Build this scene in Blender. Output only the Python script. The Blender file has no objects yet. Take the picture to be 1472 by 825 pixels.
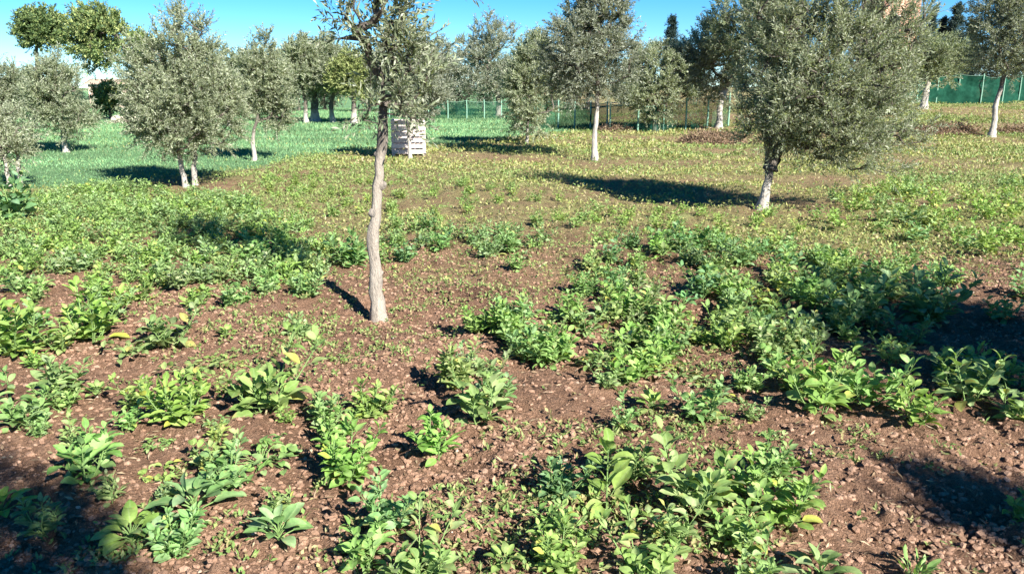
import bpy, math, random
import numpy as np
RNG = np.random.default_rng(11)
random.seed(5)
sc = bpy.context.scene
COL = sc.collection
PI = math.pi
# ---------------------------------------------------------------- camera numbers (used to find ground spots while laying the place out)
CAM_H, PITCH, FPX = 1.6, math.radians(14.0), 1155.0
CP, SP = math.cos(PITCH), math.sin(PITCH)

# ---------------------------------------------------------------- noise
def _hash(ix, iy, iz, s):
    n = (ix * 374761393 + iy * 668265263 + iz * 2147483647 + s * 1274126177) & 0xFFFFFFFF
    n = ((n ^ (n >> 13)) * 1274126177) & 0xFFFFFFFF
    n = (n ^ (n >> 16)) & 0xFFFFFFFF
    n = (n * 2246822519) & 0xFFFFFFFF
    return ((n ^ (n >> 15)) & 0xFFFFFF) / float(0xFFFFFF)
def noise(x, y, z=0.0, s=0):
    x, y, z = np.broadcast_arrays(np.asarray(x, float), np.asarray(y, float), np.asarray(z, float))
    ix, iy, iz = np.floor(x).astype(np.int64), np.floor(y).astype(np.int64), np.floor(z).astype(np.int64)
    fx, fy, fz = x - ix, y - iy, z - iz
    fx, fy, fz = fx*fx*(3-2*fx), fy*fy*(3-2*fy), fz*fz*(3-2*fz)
    r = 0
    for a in (0, 1):
        for b in (0, 1):
            for c in (0, 1):
                w = (fx if a else 1-fx) * (fy if b else 1-fy) * (fz if c else 1-fz)
                r = r + w * _hash(ix+a, iy+b, iz+c, s)
    return r * 2 - 1
def sstep(a, b, x):
    t = np.clip((np.asarray(x, float) - a) / (b - a), 0, 1)
    return t*t*(3-2*t)

# ---------------------------------------------------------------- terrain
TX, TY = -0.92, 5.42          # slim olive stands here
def ground(x, y, fine=True):
    x = np.asarray(x, float); y = np.asarray(y, float)
    z = 0.8 * sstep(20, 42, y) * sstep(2, 12, x)
    z = z + 0.05 * noise(x*.35, y*.35, 0, 1) * sstep(60, 30, y)
    near = sstep(26, 9, np.hypot(x, y-3))
    z = z + near * 0.045 * noise(x*1.3, y*1.3, 0, 2)
    r = np.hypot(x-TX, y-TY)
    z = z - 0.05*np.exp(-(r/.55)**2) + 0.055*np.exp(-((r-.95)/.2)**2)*(0.6+.5*noise(x*2, y*2, 0, 9))
    if fine:
        z = z + near*(0.026*noise(x*4.2, y*4.2, 0, 3) + 0.030*np.maximum(0, noise(x*9, y*9, 0, 4))**1.3 + 0.021*noise(x*19, y*19, 0, 5)*(.5+.5*noise(x*1.7, y*1.7, 0, 6)) + .012*noise(x*30, y*30, 0, 7) + .008*np.maximum(0, noise(x*52, y*52, 0, 8)))
    return z
def project(x, y, z):
    zc = y*CP + (CAM_H-z)*SP
    yc = -y*SP*-1*0 + (z-CAM_H)*CP + y*SP
    return 736 + FPX*x/zc, 412.5 - FPX*yc/zc, zc
def spot(px, py):
    """ground point seen at a place of the photograph"""
    a = (px-736)/FPX; b = (412.5-py)/FPX
    d = np.array([a, CP + b*SP, b*CP - SP])
    t = CAM_H / max(1e-3, -d[2])
    for _ in range(40):
        p = d*t
        g = float(ground(p[0], p[1], False))
        t += 0.6*((CAM_H + d[2]*t) - g)/max(.03, -d[2])
        t = min(max(t, .5), 200)
    p = d*t
    return float(p[0]), float(p[1]), float(ground(p[0], p[1], False))
def height_at(x, y, py):
    b = (412.5-py)/FPX
    # solve z on the vertical through (x,y)
    return CAM_H + y*(b*CP - SP)/(CP + b*SP)

# ---------------------------------------------------------------- mesh helpers
class MB:
    def __init__(s): s.v, s.f, s.c, s.n = [], [], [], 0
    def add(s, V, F, C=None):
        V = np.asarray(V, float).reshape(-1, 3)
        s.v.append(V); s.f.append(np.asarray(F, np.int64) + s.n)
        if C is None: C = (.5, .5, .5, 1)
        C = np.asarray(C, float)
        if C.ndim == 1: C = np.tile(C, (len(V), 1))
        s.c.append(C); s.n += len(V)
        return s
    def merged(s):
        return np.concatenate(s.v), s.f, np.concatenate(s.c)
    def mesh(s, name, mat, smooth=True):
        me = bpy.data.meshes.new(name)
        if not s.v: return me
        V, FS, C = s.merged()
        me.vertices.add(len(V)); me.vertices.foreach_set('co', V.astype(np.float32).ravel())
        li = np.concatenate([f.ravel() for f in FS]); tot = np.concatenate([np.full(len(f), f.shape[1]) for f in FS])
        st = np.concatenate([[0], np.cumsum(tot)[:-1]])
        me.loops.add(len(li)); me.loops.foreach_set('vertex_index', li.astype(np.int32))
        me.polygons.add(len(tot)); me.polygons.foreach_set('loop_start', st.astype(np.int32))
        me.polygons.foreach_set('loop_total', tot.astype(np.int32))
        me.polygons.foreach_set('use_smooth', np.full(len(tot), smooth))
        at = me.attributes.new('tint', 'FLOAT_COLOR', 'POINT'); at.data.foreach_set('color', C.astype(np.float32).ravel())
        me.update(calc_edges=True); me.validate()
        if mat: me.materials.append(mat)
        return me
def link(name, me, parent=None, loc=None, color=None):
    o = bpy.data.objects.new(name, me); COL.objects.link(o)
    if parent: o.parent = parent
    if loc is not None: o.location = loc
    if color: o.color = (*color, 1)
    return o
def tag(o, label, cat, group=None, kind=None):
    if label: o['label'] = label
    if cat: o['category'] = cat
    if group: o['group'] = group
    if kind: o['kind'] = kind
    return o
def thing(name, loc, label, cat, group=None, rz=0, scale=1):
    o = bpy.data.objects.new(name, None); COL.objects.link(o)
    o.location = loc; o.rotation_euler = (0, 0, rz); o.scale = (scale,)*3; o.empty_display_size = .1
    return tag(o, label, cat, group)
def structure(o): o['kind'] = 'structure'; return o
def unit(a):
    a = np.asarray(a, float)
    return a / np.maximum(1e-9, np.linalg.norm(a, axis=-1, keepdims=True))
def tube(mb, P, R, k=6, col=None, rough=0, cap=True):
    P = np.asarray(P, float); R = np.asarray(R, float)
    T = unit(np.gradient(P, axis=0))
    ref = np.array([0.31, .95, .05]) if abs(T[:, 1]).mean() < .8 else np.array([1., .1, 0])
    A = unit(np.cross(T, ref)); B = np.cross(T, A)
    th = np.arange(k)*2*PI/k
    rr = R[:, None]*np.ones(k)
    if rough:
        zz = np.arange(len(P))[:, None]
        rr = rr*(1 + rough*noise(np.cos(th)[None]*1.6, np.sin(th)[None]*1.6, zz*.45, 3) + rough*.5*noise(np.cos(th)[None]*4, np.sin(th)[None]*4, zz*.9, 8))
    V = P[:, None] + rr[..., None]*(np.cos(th)[None, :, None]*A[:, None] + np.sin(th)[None, :, None]*B[:, None])
    n = len(P); i = np.arange(n-1)[:, None]*k; j = np.arange(k)[None]
    F = np.stack([i+j, i+(j+1) % k, i+k+(j+1) % k, i+k+j], -1).reshape(-1, 4)
    mb.add(V, F, col)
    if cap:
        mb.add(np.vstack([V[-1], P[-1]]), np.stack([np.arange(k), (np.arange(k)+1) % k, np.full(k, k)], -1), col)
def sticks(mb, A, B, r, col=None):
    """many thin three-sided straight twigs at once"""
    A = np.asarray(A, float); B = np.asarray(B, float); D = unit(B-A)
    ref = np.where(np.abs(D[:, 2:3]) > .9, np.array([[1., 0, 0]]), np.array([[0, 0, 1.]]))
    S = unit(np.cross(D, ref)); U = np.cross(D, S)
    V = []
    for q in range(3):
        o = (math.cos(q*2.094)*S + math.sin(q*2.094)*U)*np.reshape(r, (-1, 1)); V += [A+o, B+o*.45]
    V = np.stack(V, 1); n = len(A); b = np.arange(n)[:, None]*6
    F = np.concatenate([b+np.array([[0, 2, 3, 1]]), b+np.array([[2, 4, 5, 3]]), b+np.array([[4, 0, 1, 5]])])
    mb.add(V, F, col)
def box(mb, c, s, rz=0, col=None, rot=None):
    c = np.asarray(c, float); s = np.asarray(s, float)/2; e = min(.006, s.min()*.5)
    V = []; F = []
    q = np.array([[x, y, z] for x in (-1, 1) for y in (-1, 1) for z in (-1, 1)], float)
    V = q*s
    F = [[0, 1, 3, 2], [4, 6, 7, 5], [0, 4, 5, 1], [2, 3, 7, 6], [0, 2, 6, 4], [1, 5, 7, 3]]
    if rot is not None: V = V @ np.asarray(rot).T
    cz, sz = math.cos(rz), math.sin(rz)
    V = V @ np.array([[cz, sz, 0], [-sz, cz, 0], [0, 0, 1]])
    mb.add(V+c, F, col)
def rhombs(mb, P, D, N, L, W, C):
    """slim leaves, one folded face each"""
    S = unit(np.cross(D, N)); N2 = np.cross(S, D)
    L = np.reshape(L, (-1, 1)); W = np.reshape(W, (-1, 1))
    M = P + D*L*.45 + N2*L*.05
    V = np.stack([P, M+S*W/2, P+D*L, M-S*W/2], 1); n = len(P)
    mb.add(V, np.arange(n*4).reshape(-1, 4), np.repeat(C, 4, 0))
def leaf_grid(mb, P, D, N, L, W, curl, fold, C, nu=5, nv=4, wav=.06, point=.9):
    """broad leaves with a midrib fold and a bend; the tint's alpha keeps the place across the blade"""
    n = len(P); t = np.linspace(0, 1, nu+1); s = np.linspace(-1, 1, nv+1)
    prof = np.sin(PI*np.clip(t, 0, 1)**.82)**.75; prof[0] = .10; prof[-1] = .02
    D = unit(D); S = unit(np.cross(D, N)); N = np.cross(S, D)
    L, W, curl, fold = [np.reshape(q, (n, 1, 1, 1)) for q in np.broadcast_arrays(L, W, curl, fold, np.zeros(n))[:4]]
    T = t[None, :, None, None]; Sv = s[None, None, :, None]
    D, S, N, P = [q[:, None, None] for q in (D, S, N, np.asarray(P, float))]
    cu = np.where(np.abs(curl) < .05, .05, curl); a = cu*T
    cen = P + D*L*np.sin(a)/cu - N*L*(1-np.cos(a))/cu
    Nn = N*np.cos(a) + D*np.sin(a)
    w = prof[None, :, None, None]*W*.5
    ph = RNG.uniform(0, 6.28, (n, 1, 1, 1))
    V = cen + S*Sv*w*(1-.12*np.abs(fold)) + Nn*(w*np.abs(Sv)*fold + wav*L*np.sin(T*9+ph+Sv*1.5)*Sv**2*.5)
    Cc = np.repeat(C, (nu+1)*(nv+1), 0).copy()
    edge = np.broadcast_to(np.abs(s)[None, None], (n, nu+1, nv+1)).reshape(-1)
    Cc[:, 3] = edge
    k = nv+1; i = np.arange(nu)[:, None]*k; j = np.arange(nv)[None]
    f = np.stack([i+j, i+j+1, i+k+j+1, i+k+j], -1).reshape(1, -1, 4)
    F = (f + (np.arange(n)*(nu+1)*k)[:, None, None]).reshape(-1, 4)
    mb.add(V, F, Cc)

# ---------------------------------------------------------------- materials
def mat(name):
    m = bpy.data.materials.new(name); m.use_nodes = True
    nt = m.node_tree
    return m, nt, nt.nodes['Principled BSDF'], nt.nodes['Material Output']
def nd(nt, t, **kw):
    n = nt.nodes.new(t)
    for k, v in kw.items(): setattr(n, k, v)
    return n
def ramp(nt, src, stops):
    r = nd(nt, 'ShaderNodeValToRGB'); e = r.color_ramp.elements
    while len(e) < len(stops): e.new(.5)
    for i, (p, c) in enumerate(stops): e[i].position = p; e[i].color = (*c, 1) if len(c) == 3 else c
    nt.links.new(src, r.inputs[0]); return r
def tex(nt, scale, detail=4, rough=.6, vec=None):
    n = nd(nt, 'ShaderNodeTexNoise'); n.inputs['Scale'].default_value = scale; n.inputs['Detail'].default_value = detail
    n.inputs['Roughness'].default_value = rough
    if vec is not None: nt.links.new(vec, n.inputs['Vector'])
    return n
def mixc(nt, fac, a, b, mode='MIX'):
    n = nd(nt, 'ShaderNodeMix', data_type='RGBA', blend_type=mode)
    for sock, v in ((0, fac), (6, a), (7, b)):
        if hasattr(v, 'links') or hasattr(v, 'is_linked'): nt.links.new(v, n.inputs[sock])
        else: n.inputs[sock].default_value = v if sock == 0 else (*v, 1)
    return n.outputs[2]
def leaf_mat(name, rough=.5, trans=.25, midrib=0, mottling=.0, spec=.35):
    m, nt, p, out = mat(name)
    a = nd(nt, 'ShaderNodeAttribute', attribute_name='tint'); oi = nd(nt, 'ShaderNodeObjectInfo')
    c = mixc(nt, 1.0, a.outputs['Color'], oi.outputs['Color'], 'MULTIPLY')
    if midrib:
        mr = nd(nt, 'ShaderNodeMapRange'); nt.links.new(a.outputs['Alpha'], mr.inputs[0])
        mr.inputs[1].default_value = 0; mr.inputs[2].default_value = .16; mr.inputs[3].default_value = midrib; mr.inputs[4].default_value = 0
        c = mixc(nt, mr.outputs[0], c, (.30, .38, .18))
    if mottling:
        g = nd(nt, 'ShaderNodeTexCoord')
        t = tex(nt, 45, 3, .6, g.outputs['Object'])
        r = ramp(nt, t.outputs[0], [(.35, (1-mottling,)*3), (.65, (1+mottling*.6,)*3)])
        c = mixc(nt, 1.0, c, r.outputs[0], 'MULTIPLY')
    if mottling:
        t2 = tex(nt, 22, 3, .6, g.outputs['Object']); r2 = ramp(nt, t2.outputs[0], [(.56, (0, 0, 0)), (.68, (1, 1, 1))])
        ed = nd(nt, 'ShaderNodeMath', operation='POWER'); nt.links.new(a.outputs['Alpha'], ed.inputs[0]); ed.inputs[1].default_value = 1.5
        mu = nd(nt, 'ShaderNodeMath', operation='MULTIPLY'); nt.links.new(ed.outputs[0], mu.inputs[0]); nt.links.new(r2.outputs[0], mu.inputs[1])
        c = mixc(nt, mu.outputs[0], c, (.34, .25, .10))
    nt.links.new(c, p.inputs['Base Color']); p.inputs['Roughness'].default_value = rough
    p.inputs['Specular IOR Level'].default_value = spec
    tr = nd(nt, 'ShaderNodeBsdfTranslucent'); c2 = mixc(nt, 1.0, c, (1.15, 1.2, .6), 'MULTIPLY'); nt.links.new(c2, tr.inputs[0])
    mx = nd(nt, 'ShaderNodeMixShader'); mx.inputs[0].default_value = trans
    nt.links.new(p.outputs[0], mx.inputs[1]); nt.links.new(tr.outputs[0], mx.inputs[2]); nt.links.new(mx.outputs[0], out.inputs[0])
    return m
M_OLIVE = leaf_mat('olive_leaf', .6, .42, spec=.25)
M_FOL = leaf_mat('tree_leaf', .55, .22)
M_PLANT = leaf_mat('broad_leaf', .62, .32, midrib=.5, mottling=.2, spec=.22)
M_WEED = leaf_mat('weed_leaf', .6, .25)
def simple_tint(name, rough=.9, bump=0, scale=30):
    m, nt, p, out = mat(name)
    a = nd(nt, 'ShaderNodeAttribute', attribute_name='tint'); g = nd(nt, 'ShaderNodeTexCoord')
    t = tex(nt, scale, 5, .65, g.outputs['Object'])
    r = ramp(nt, t.outputs[0], [(.3, (.68, .68, .68)), (.7, (1.18, 1.16, 1.13))])
    c = mixc(nt, 1.0, a.outputs['Color'], r.outputs[0], 'MULTIPLY')
    nt.links.new(c, p.inputs['Base Color']); p.inputs['Roughness'].default_value = rough
    p.inputs['Specular IOR Level'].default_value = .2
    if bump:
        b = nd(nt, 'ShaderNodeBump'); b.inputs['Strength'].default_value = bump; b.inputs['Distance'].default_value = .01
        nt.links.new(t.outputs[0], b.inputs['Height']); nt.links.new(b.outputs[0], p.inputs['Normal'])
    return m
M_STEM = simple_tint('green_stem', .6)
M_SOILBIT = simple_tint('soil_clod', 1, .8, 90)
M_STONE = simple_tint('pale_stone', .9, .7, 14)
M_WOOD = simple_tint('weathered_wood', .85, .5, 22)
M_WALL = simple_tint('painted_render', .9, .3, 6)
M_ROOF = simple_tint('roof_tile', .9, .5, 20)
M_TWIG = simple_tint('dry_twig', .9)
def bark_mat(name, wash_top, blend=.25, dark=(.14, .12, .10), pale=(.50, .46, .40)):
    m, nt, p, out = mat(name)
    g = nd(nt, 'ShaderNodeTexCoord'); sep = nd(nt, 'ShaderNodeSeparateXYZ'); nt.links.new(g.outputs['Object'], sep.inputs[0])
    mp = nd(nt, 'ShaderNodeMapping'); mp.inputs['Scale'].default_value = (1, 1, .22); nt.links.new(g.outputs['Object'], mp.inputs[0])
    t = tex(nt, 26, 6, .7, mp.outputs[0]); t2 = tex(nt, 7, 3, .6, g.outputs['Object']); t3 = tex(nt, 110, 4, .7, mp.outputs[0])
    bark = ramp(nt, t.outputs[0], [(.3, tuple(q*.55 for q in dark)), (.55, dark), (.75, tuple(q*1.9 for q in dark))])
    wash = ramp(nt, t.outputs[0], [(.30, tuple(q*.32 for q in pale)), (.44, tuple(q*.78 for q in pale)), (.8, tuple(min(.75, q*1.2) for q in pale))])
    add = nd(nt, 'ShaderNodeMath', operation='MULTIPLY_ADD'); nt.links.new(t2.outputs[0], add.inputs[0]); add.inputs[1].default_value = blend*2.2
    nt.links.new(sep.outputs[2], add.inputs[2])
    mr = nd(nt, 'ShaderNodeMapRange'); nt.links.new(add.outputs[0], mr.inputs[0])
    mr.inputs[1].default_value = wash_top+blend*1.1-blend/2; mr.inputs[2].default_value = wash_top+blend*1.1+blend/2
    c = mixc(nt, mr.outputs[0], wash.outputs[0], bark.outputs[0])
    nt.links.new(c, p.inputs['Base Color']); p.inputs['Roughness'].default_value = .92; p.inputs['Specular IOR Level'].default_value = .2
    b = nd(nt, 'ShaderNodeBump'); b.inputs['Strength'].default_value = .9; b.inputs['Distance'].default_value = .022
    ad = nd(nt, 'ShaderNodeMath', operation='ADD'); nt.links.new(t.outputs[0], ad.inputs[0]); nt.links.new(t3.outputs[0], ad.inputs[1])
    nt.links.new(ad.outputs[0], b.inputs['Height']); nt.links.new(b.outputs[0], p.inputs['Normal'])
    return m
M_BARK_WASH = bark_mat('limewashed_olive_bark', .55)
M_BARK_LOW = bark_mat('olive_bark_pale_foot', .42, .15)
M_BARK_SLIM = bark_mat('pale_olive_bark', 1.28, .25, pale=(.40, .35, .29))
M_BARK = bark_mat('brown_bark', -3)
M_BARK_PALE = bark_mat('pale_bark', 1.3, .4)

def ground_mat():
    m, nt, p, out = mat('soil_and_grass')
    a = nd(nt, 'ShaderNodeAttribute', attribute_name='tint')      # r: share of grass, g: share of dry weeds, b: damp soil
    sep = nd(nt, 'ShaderNodeSeparateColor'); nt.links.new(a.outputs['Color'], sep.inputs[0])
    g = nd(nt, 'ShaderNodeTexCoord'); v = g.outputs['Object']
    n1 = tex(nt, 1.4, 5, .65, v); n2 = tex(nt, 16, 6, .7, v); n3 = tex(nt, 75, 4, .75, v); n5 = tex(nt, 210, 3, .7, v); n4 = tex(nt, 5, 4, .6, v)
    soil = ramp(nt, n2.outputs[0], [(.25, (.20, .118, .076)), (.5, (.31, .188, .125)), (.72, (.40, .26, .18))])
    s2 = ramp(nt, n1.outputs[0], [(.33, (.68, .65, .63)), (.5, (1, .99, .97)), (.68, (1.22, 1.2, 1.16))])
    c = mixc(nt, 1.0, soil.outputs[0], s2.outputs[0], 'MULTIPLY')
    s3 = ramp(nt, n3.outputs[0], [(.3, (.7, .68, .66)), (.62, (1.1, 1.1, 1.1)), (.78, (1.7, 1.65, 1.6))])
    c = mixc(nt, 1.0, c, s3.outputs[0], 'MULTIPLY')
    s5 = ramp(nt, n5.outputs[0], [(.3, (.62, .6, .58)), (.5, (1, 1, 1)), (.7, (1.4, 1.38, 1.35))])
    c = mixc(nt, 1.0, c, s5.outputs[0], 'MULTIPLY')
    weed = ramp(nt, n4.outputs[0], [(.3, (.28, .20, .11)), (.5, (.34, .32, .14)), (.7, (.35, .38, .15))])
    w2 = mixc(nt, 1.0, weed.outputs[0], s3.outputs[0], 'MULTIPLY')
    c = mixc(nt, sep.outputs[1], c, w2)
    gr = ramp(nt, n4.outputs[0], [(.3, (.13, .25, .11)), (.7, (.185, .33, .15))])
    c = mixc(nt, sep.outputs[0], c, gr.outputs[0])
    nt.links.new(c, p.inputs['Base Color']); p.inputs['Roughness'].default_value = 1; p.inputs['Specular IOR Level'].default_value = .12
    ad = nd(nt, 'ShaderNodeMath', operation='ADD'); nt.links.new(n2.outputs[0], ad.inputs[0]); nt.links.new(n3.outputs[0], ad.inputs[1])
    b = nd(nt, 'ShaderNodeBump'); b.inputs['Strength'].default_value = 1; b.inputs['Distance'].default_value = .06
    nt.links.new(ad.outputs[0], b.inputs['Height']); nt.links.new(b.outputs[0], p.inputs['Normal'])
    return m

# ---------------------------------------------------------------- where what grows (metres on the ground)
def poly_world(pts): return np.array([spot(*p)[:2] for p in pts])
def inside(poly, x, y):
    r = np.zeros(np.shape(x), bool); n = len(poly)
    for i in range(n):
        x1, y1 = poly[i]; x2, y2 = poly[(i+1) % n]
        c = ((y1 > y) != (y2 > y)) & (x < (x2-x1)*(y-y1)/((y2-y1) if y2 != y1 else 1e-9)+x1)
        r ^= c
    return r
LAWN_EDGE = np.array([(-60, 6), (-14, 9.5), (-8.2, 12.2), (-6.9, 13.6), (-6.0, 15.6), (-4.6, 18.4), (-3.7, 21.2), (-2, 23), (.5, 26), (2.0, 29), (3.6, 33), (5, 60), (5, 500)])
def lawn_share(x, y):
    # distance to the left of the edge line
    ex = np.interp(y, LAWN_EDGE[:, 1], LAWN_EDGE[:, 0])
    return sstep(-.35, .55, (ex - x) + .5*noise(x*.9, y*.9, 0, 21) + .25*noise(x*3, y*3, 0, 22))
def patch(x, y): return sstep(-.35, .4, noise(x*.55, y*.9, 0, 51)+.5*noise(x*2.3, y*3.1, 0, 52)+.4*noise(x*.22, y*.5, 0, 56))
def weed_share(x, y):
    a = sstep(6.3, 9.5, y + .8*noise(x*.5, y*.5, 0, 31))
    p = .5 + .5*noise(x*.7, y*.7, 0, 32) + .35*noise(x*2.1, y*2.1, 0, 33)
    return np.clip(a*(.25 + .4*p + .5*patch(x, y)), 0, 1)

# ---- ground sheet
def graded(lo, hi, step, far, growth):
    c = list(np.arange(lo, hi+step/2, step)); s = step
    while c[-1] < far: s *= growth; c.append(c[-1]+s)
    s = step; b = [lo]
    while b[-1] > -far: s *= growth; b.append(b[-1]-s)
    return np.array(b[:0:-1] + c)
gx = graded(-3.0, 3.0, .017, 700, 1.04); gy = graded(1.95, 5.6, .017, 900, 1.03)
X, Y = np.meshgrid(gx, gy)
Z = ground(X, Y); Z = Z + .0*X
lw, wd = lawn_share(X, Y), weed_share(X, Y)
C = np.stack([lw, wd, 0*lw, 0*lw+1], -1).reshape(-1, 4)
ny, nx = X.shape; i = np.arange(ny-1)[:, None]*nx; j = np.arange(nx-1)[None]
gm = MB(); gm.add(np.stack([X, Y, Z], -1), np.stack([i+j, i+j+1, i+nx+j+1, i+nx+j], -1).reshape(-1, 4), C)
structure(link('ground', gm.mesh('ground', ground_mat())))

# ---------------------------------------------------------------- trees
def rand_dirs(n):
    v = RNG.normal(size=(n, 3)); return unit(v)
OL_A, OL_B, OL_C = np.array([.175, .21, .125]), np.array([.28, .315, .20]), np.array([.41, .435, .33])
def leaf_cols(n, pal, w=(.45, .40, .15), jit=.18):
    k = RNG.choice(len(pal), n, p=w); c = np.asarray(pal)[k]*RNG.uniform(1-jit, 1+jit, (n, 1))
    return np.hstack([c, np.ones((n, 1))])
OLIVE = (OL_A, OL_B, OL_C)
def grow_tree(trunks, r0, blobs, n_attr, twigs=6, per=14, L=.062, W=.014, twl=.28, up=.55, pal=OLIVE, w=(.30, .45, .25), gap=.05, minr=.006, fork=None, twig_r=.002, clump=2.2, shell=.42):
    """trunks: point lists; blobs: crown ellipsoids (cx,cy,cz,rx,ry,rz).  -> trunk mesh builder, crown mesh builder"""
    tm, cm = MB(), MB()
    nodes, par, pdir = [], [], []
    tops = []
    for tr in trunks:
        tr = np.asarray(tr, float); seg = np.linalg.norm(np.diff(tr, axis=0), axis=1); s = np.concatenate([[0], np.cumsum(seg)])
        q = np.linspace(0, s[-1], max(4, int(s[-1]/.07)))
        # smooth resample
        P = np.stack([np.interp(q, s, tr[:, a]) for a in range(3)], 1)
        for _ in range(3): P[1:-1] = .25*P[:-2] + .5*P[1:-1] + .25*P[2:]
        P[1:-1] += RNG.normal(0, .006, (len(P)-2, 3))
        b = len(nodes)
        for k in range(len(P)):
            nodes.append(P[k]); par.append(b+k-1 if k else -1)
        tops.append((b, len(nodes)))
    ntr = len(nodes)
    # attractors
    A = []
    wts = np.array([b[3]*b[4]*b[5] for b in blobs]); wts = wts/wts.sum()
    off = RNG.uniform(0, 99, 3)
    while len(A) < n_attr:
        b = blobs[RNG.choice(len(blobs), p=wts)]
        d = rand_dirs(1)[0]*RNG.uniform(0, 1)**shell
        p = np.array(b[:3]) + d*np.array(b[3:6])
        nz = float(noise(*(p*clump/max(.6, max(b[3:6])) + off), 7))
        if nz < gap - .25 + RNG.uniform(-.12, .12): continue
        A.append(p)
    A = np.array(A)
    top = np.mean([nodes[e-1] for b, e in tops], axis=0)
    A = A[np.argsort(np.linalg.norm(A-top, axis=1))]
    N = np.zeros((ntr + n_attr*9, 3)); N[:ntr] = nodes; cnt = ntr
    par = par + [-1]*(n_attr*9)
    ok = np.zeros(len(N), bool)
    for b, e in tops:
        f = fork if fork is not None else .72
        ok[b + int((e-b)*f):e] = True
    chains = []; tips = []
    for p in A:
        d = np.linalg.norm(N[:cnt]-p, axis=1)
        # a limb rises: penalise starting from above the target
        pen = d*(1 + .9*np.clip((N[:cnt, 2]-p[2])/(d+1e-6) + .15, 0, 1)); pen[~ok[:cnt]] = 1e9
        k = int(np.argmin(pen)); n0 = N[k]; dist = d[k]
        pk = par[k]; dirp = unit(n0-N[pk]) if pk >= 0 else np.array([0, 0, 1.])
        ctl = n0 + (dirp*.55 + np.array([0, 0, .15]))*dist*.5 + RNG.normal(0, .04, 3)*dist
        m = int(np.clip(dist/.13, 2, 8)); ts = np.linspace(0, 1, m+1)[1:, None]
        Q = (1-ts)**2*n0 + 2*ts*(1-ts)*ctl + ts**2*p
        ids = list(range(cnt, cnt+m)); N[cnt:cnt+m] = Q
        for a, q in enumerate(ids): par[q] = k if a == 0 else ids[a-1]
        ok[cnt:cnt+m] = True; cnt += m
        chains.append([k]+ids); tips.append(ids[-1])
    load = np.zeros(cnt)
    for t in tips: load[t] += 1
    for q in range(cnt-1, -1, -1):
        if par[q] >= 0: load[par[q]] += load[q]
    rad = minr*np.maximum(load, 1)**.46
    for b, e in tops:
        k = e-b; s = np.linspace(0, 1, k)
        r = r0*(1 - .38*s) * (1 + .75*np.exp(-s*11) + .06*np.sin(s*17+b) + .05*np.sin(s*31))
        tube(tm, N[b:e], r, 14, rough=.17)
    for c in chains:
        r = rad[c].copy(); r[0] = min(rad[c[0]], r[1]*1.1) if c[0] >= ntr else min(r0*.7, r[1]*1.25)
        tube(tm, N[c], np.minimum(r, r0*.62), 5 if r.max() < .03 else 8, rough=.08)
    # twigs and leaves
    src, sd = [], []
    cen = np.mean([b[:3] for b in blobs], axis=0)
    for c in chains:
        for q in range(twigs):
            a = c[-1] if q < twigs*.45 else c[int(RNG.integers(max(1, len(c)//3), len(c)))]
            src.append(N[a]); sd.append(unit(N[c[-1]]-N[c[0]]))
    src = np.array(src); sd = np.array(sd); n = len(src)
    D = unit(.55*unit(src-cen) + .35*sd + np.array([0, 0, up]) + RNG.normal(0, .5, (n, 3)))
    TL = twl*RNG.uniform(.55, 1.35, n)
    E = src + D*TL[:, None] - np.array([0, 0, 1])*(TL**2)[:, None]*.15
    if twig_r: sticks(tm, src, E, np.full(n, twig_r))
    f = np.tile(np.linspace(.12, 1.0, per), n); idx = np.repeat(np.arange(n), per)
    P = src[idx] + (E-src)[idx]*f[:, None]
    Dd = unit(E-src)[idx]; S = rand_dirs(len(idx)); S = unit(S - (S*Dd).sum(1, keepdims=True)*Dd)
    LD = unit(Dd*RNG.uniform(.45, 1.1, (len(idx), 1)) + S*.8)
    NN = unit(np.cross(LD, rand_dirs(len(idx))) + np.array([0, 0, .5]))
    tcol = np.repeat(RNG.uniform(.78, 1.2, n), per)
    cc = leaf_cols(len(idx), pal, w); cc[:, :3] *= tcol[:, None]
    rhombs(cm, P, LD, NN, L*RNG.uniform(.7, 1.25, len(idx)), W*RNG.uniform(.8, 1.2, len(idx)), cc)
    return tm, cm
def place_tree(name, loc, label, cat, tmesh, cmesh, group=None, rz=0, scale=1, color=(1, 1, 1)):
    t = thing(name, loc, label, cat, group, rz, scale)
    link('trunk', tmesh, t); link('crown', cmesh, t, color=color)
    return t
OG = 'olive trees of the grove'
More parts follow.
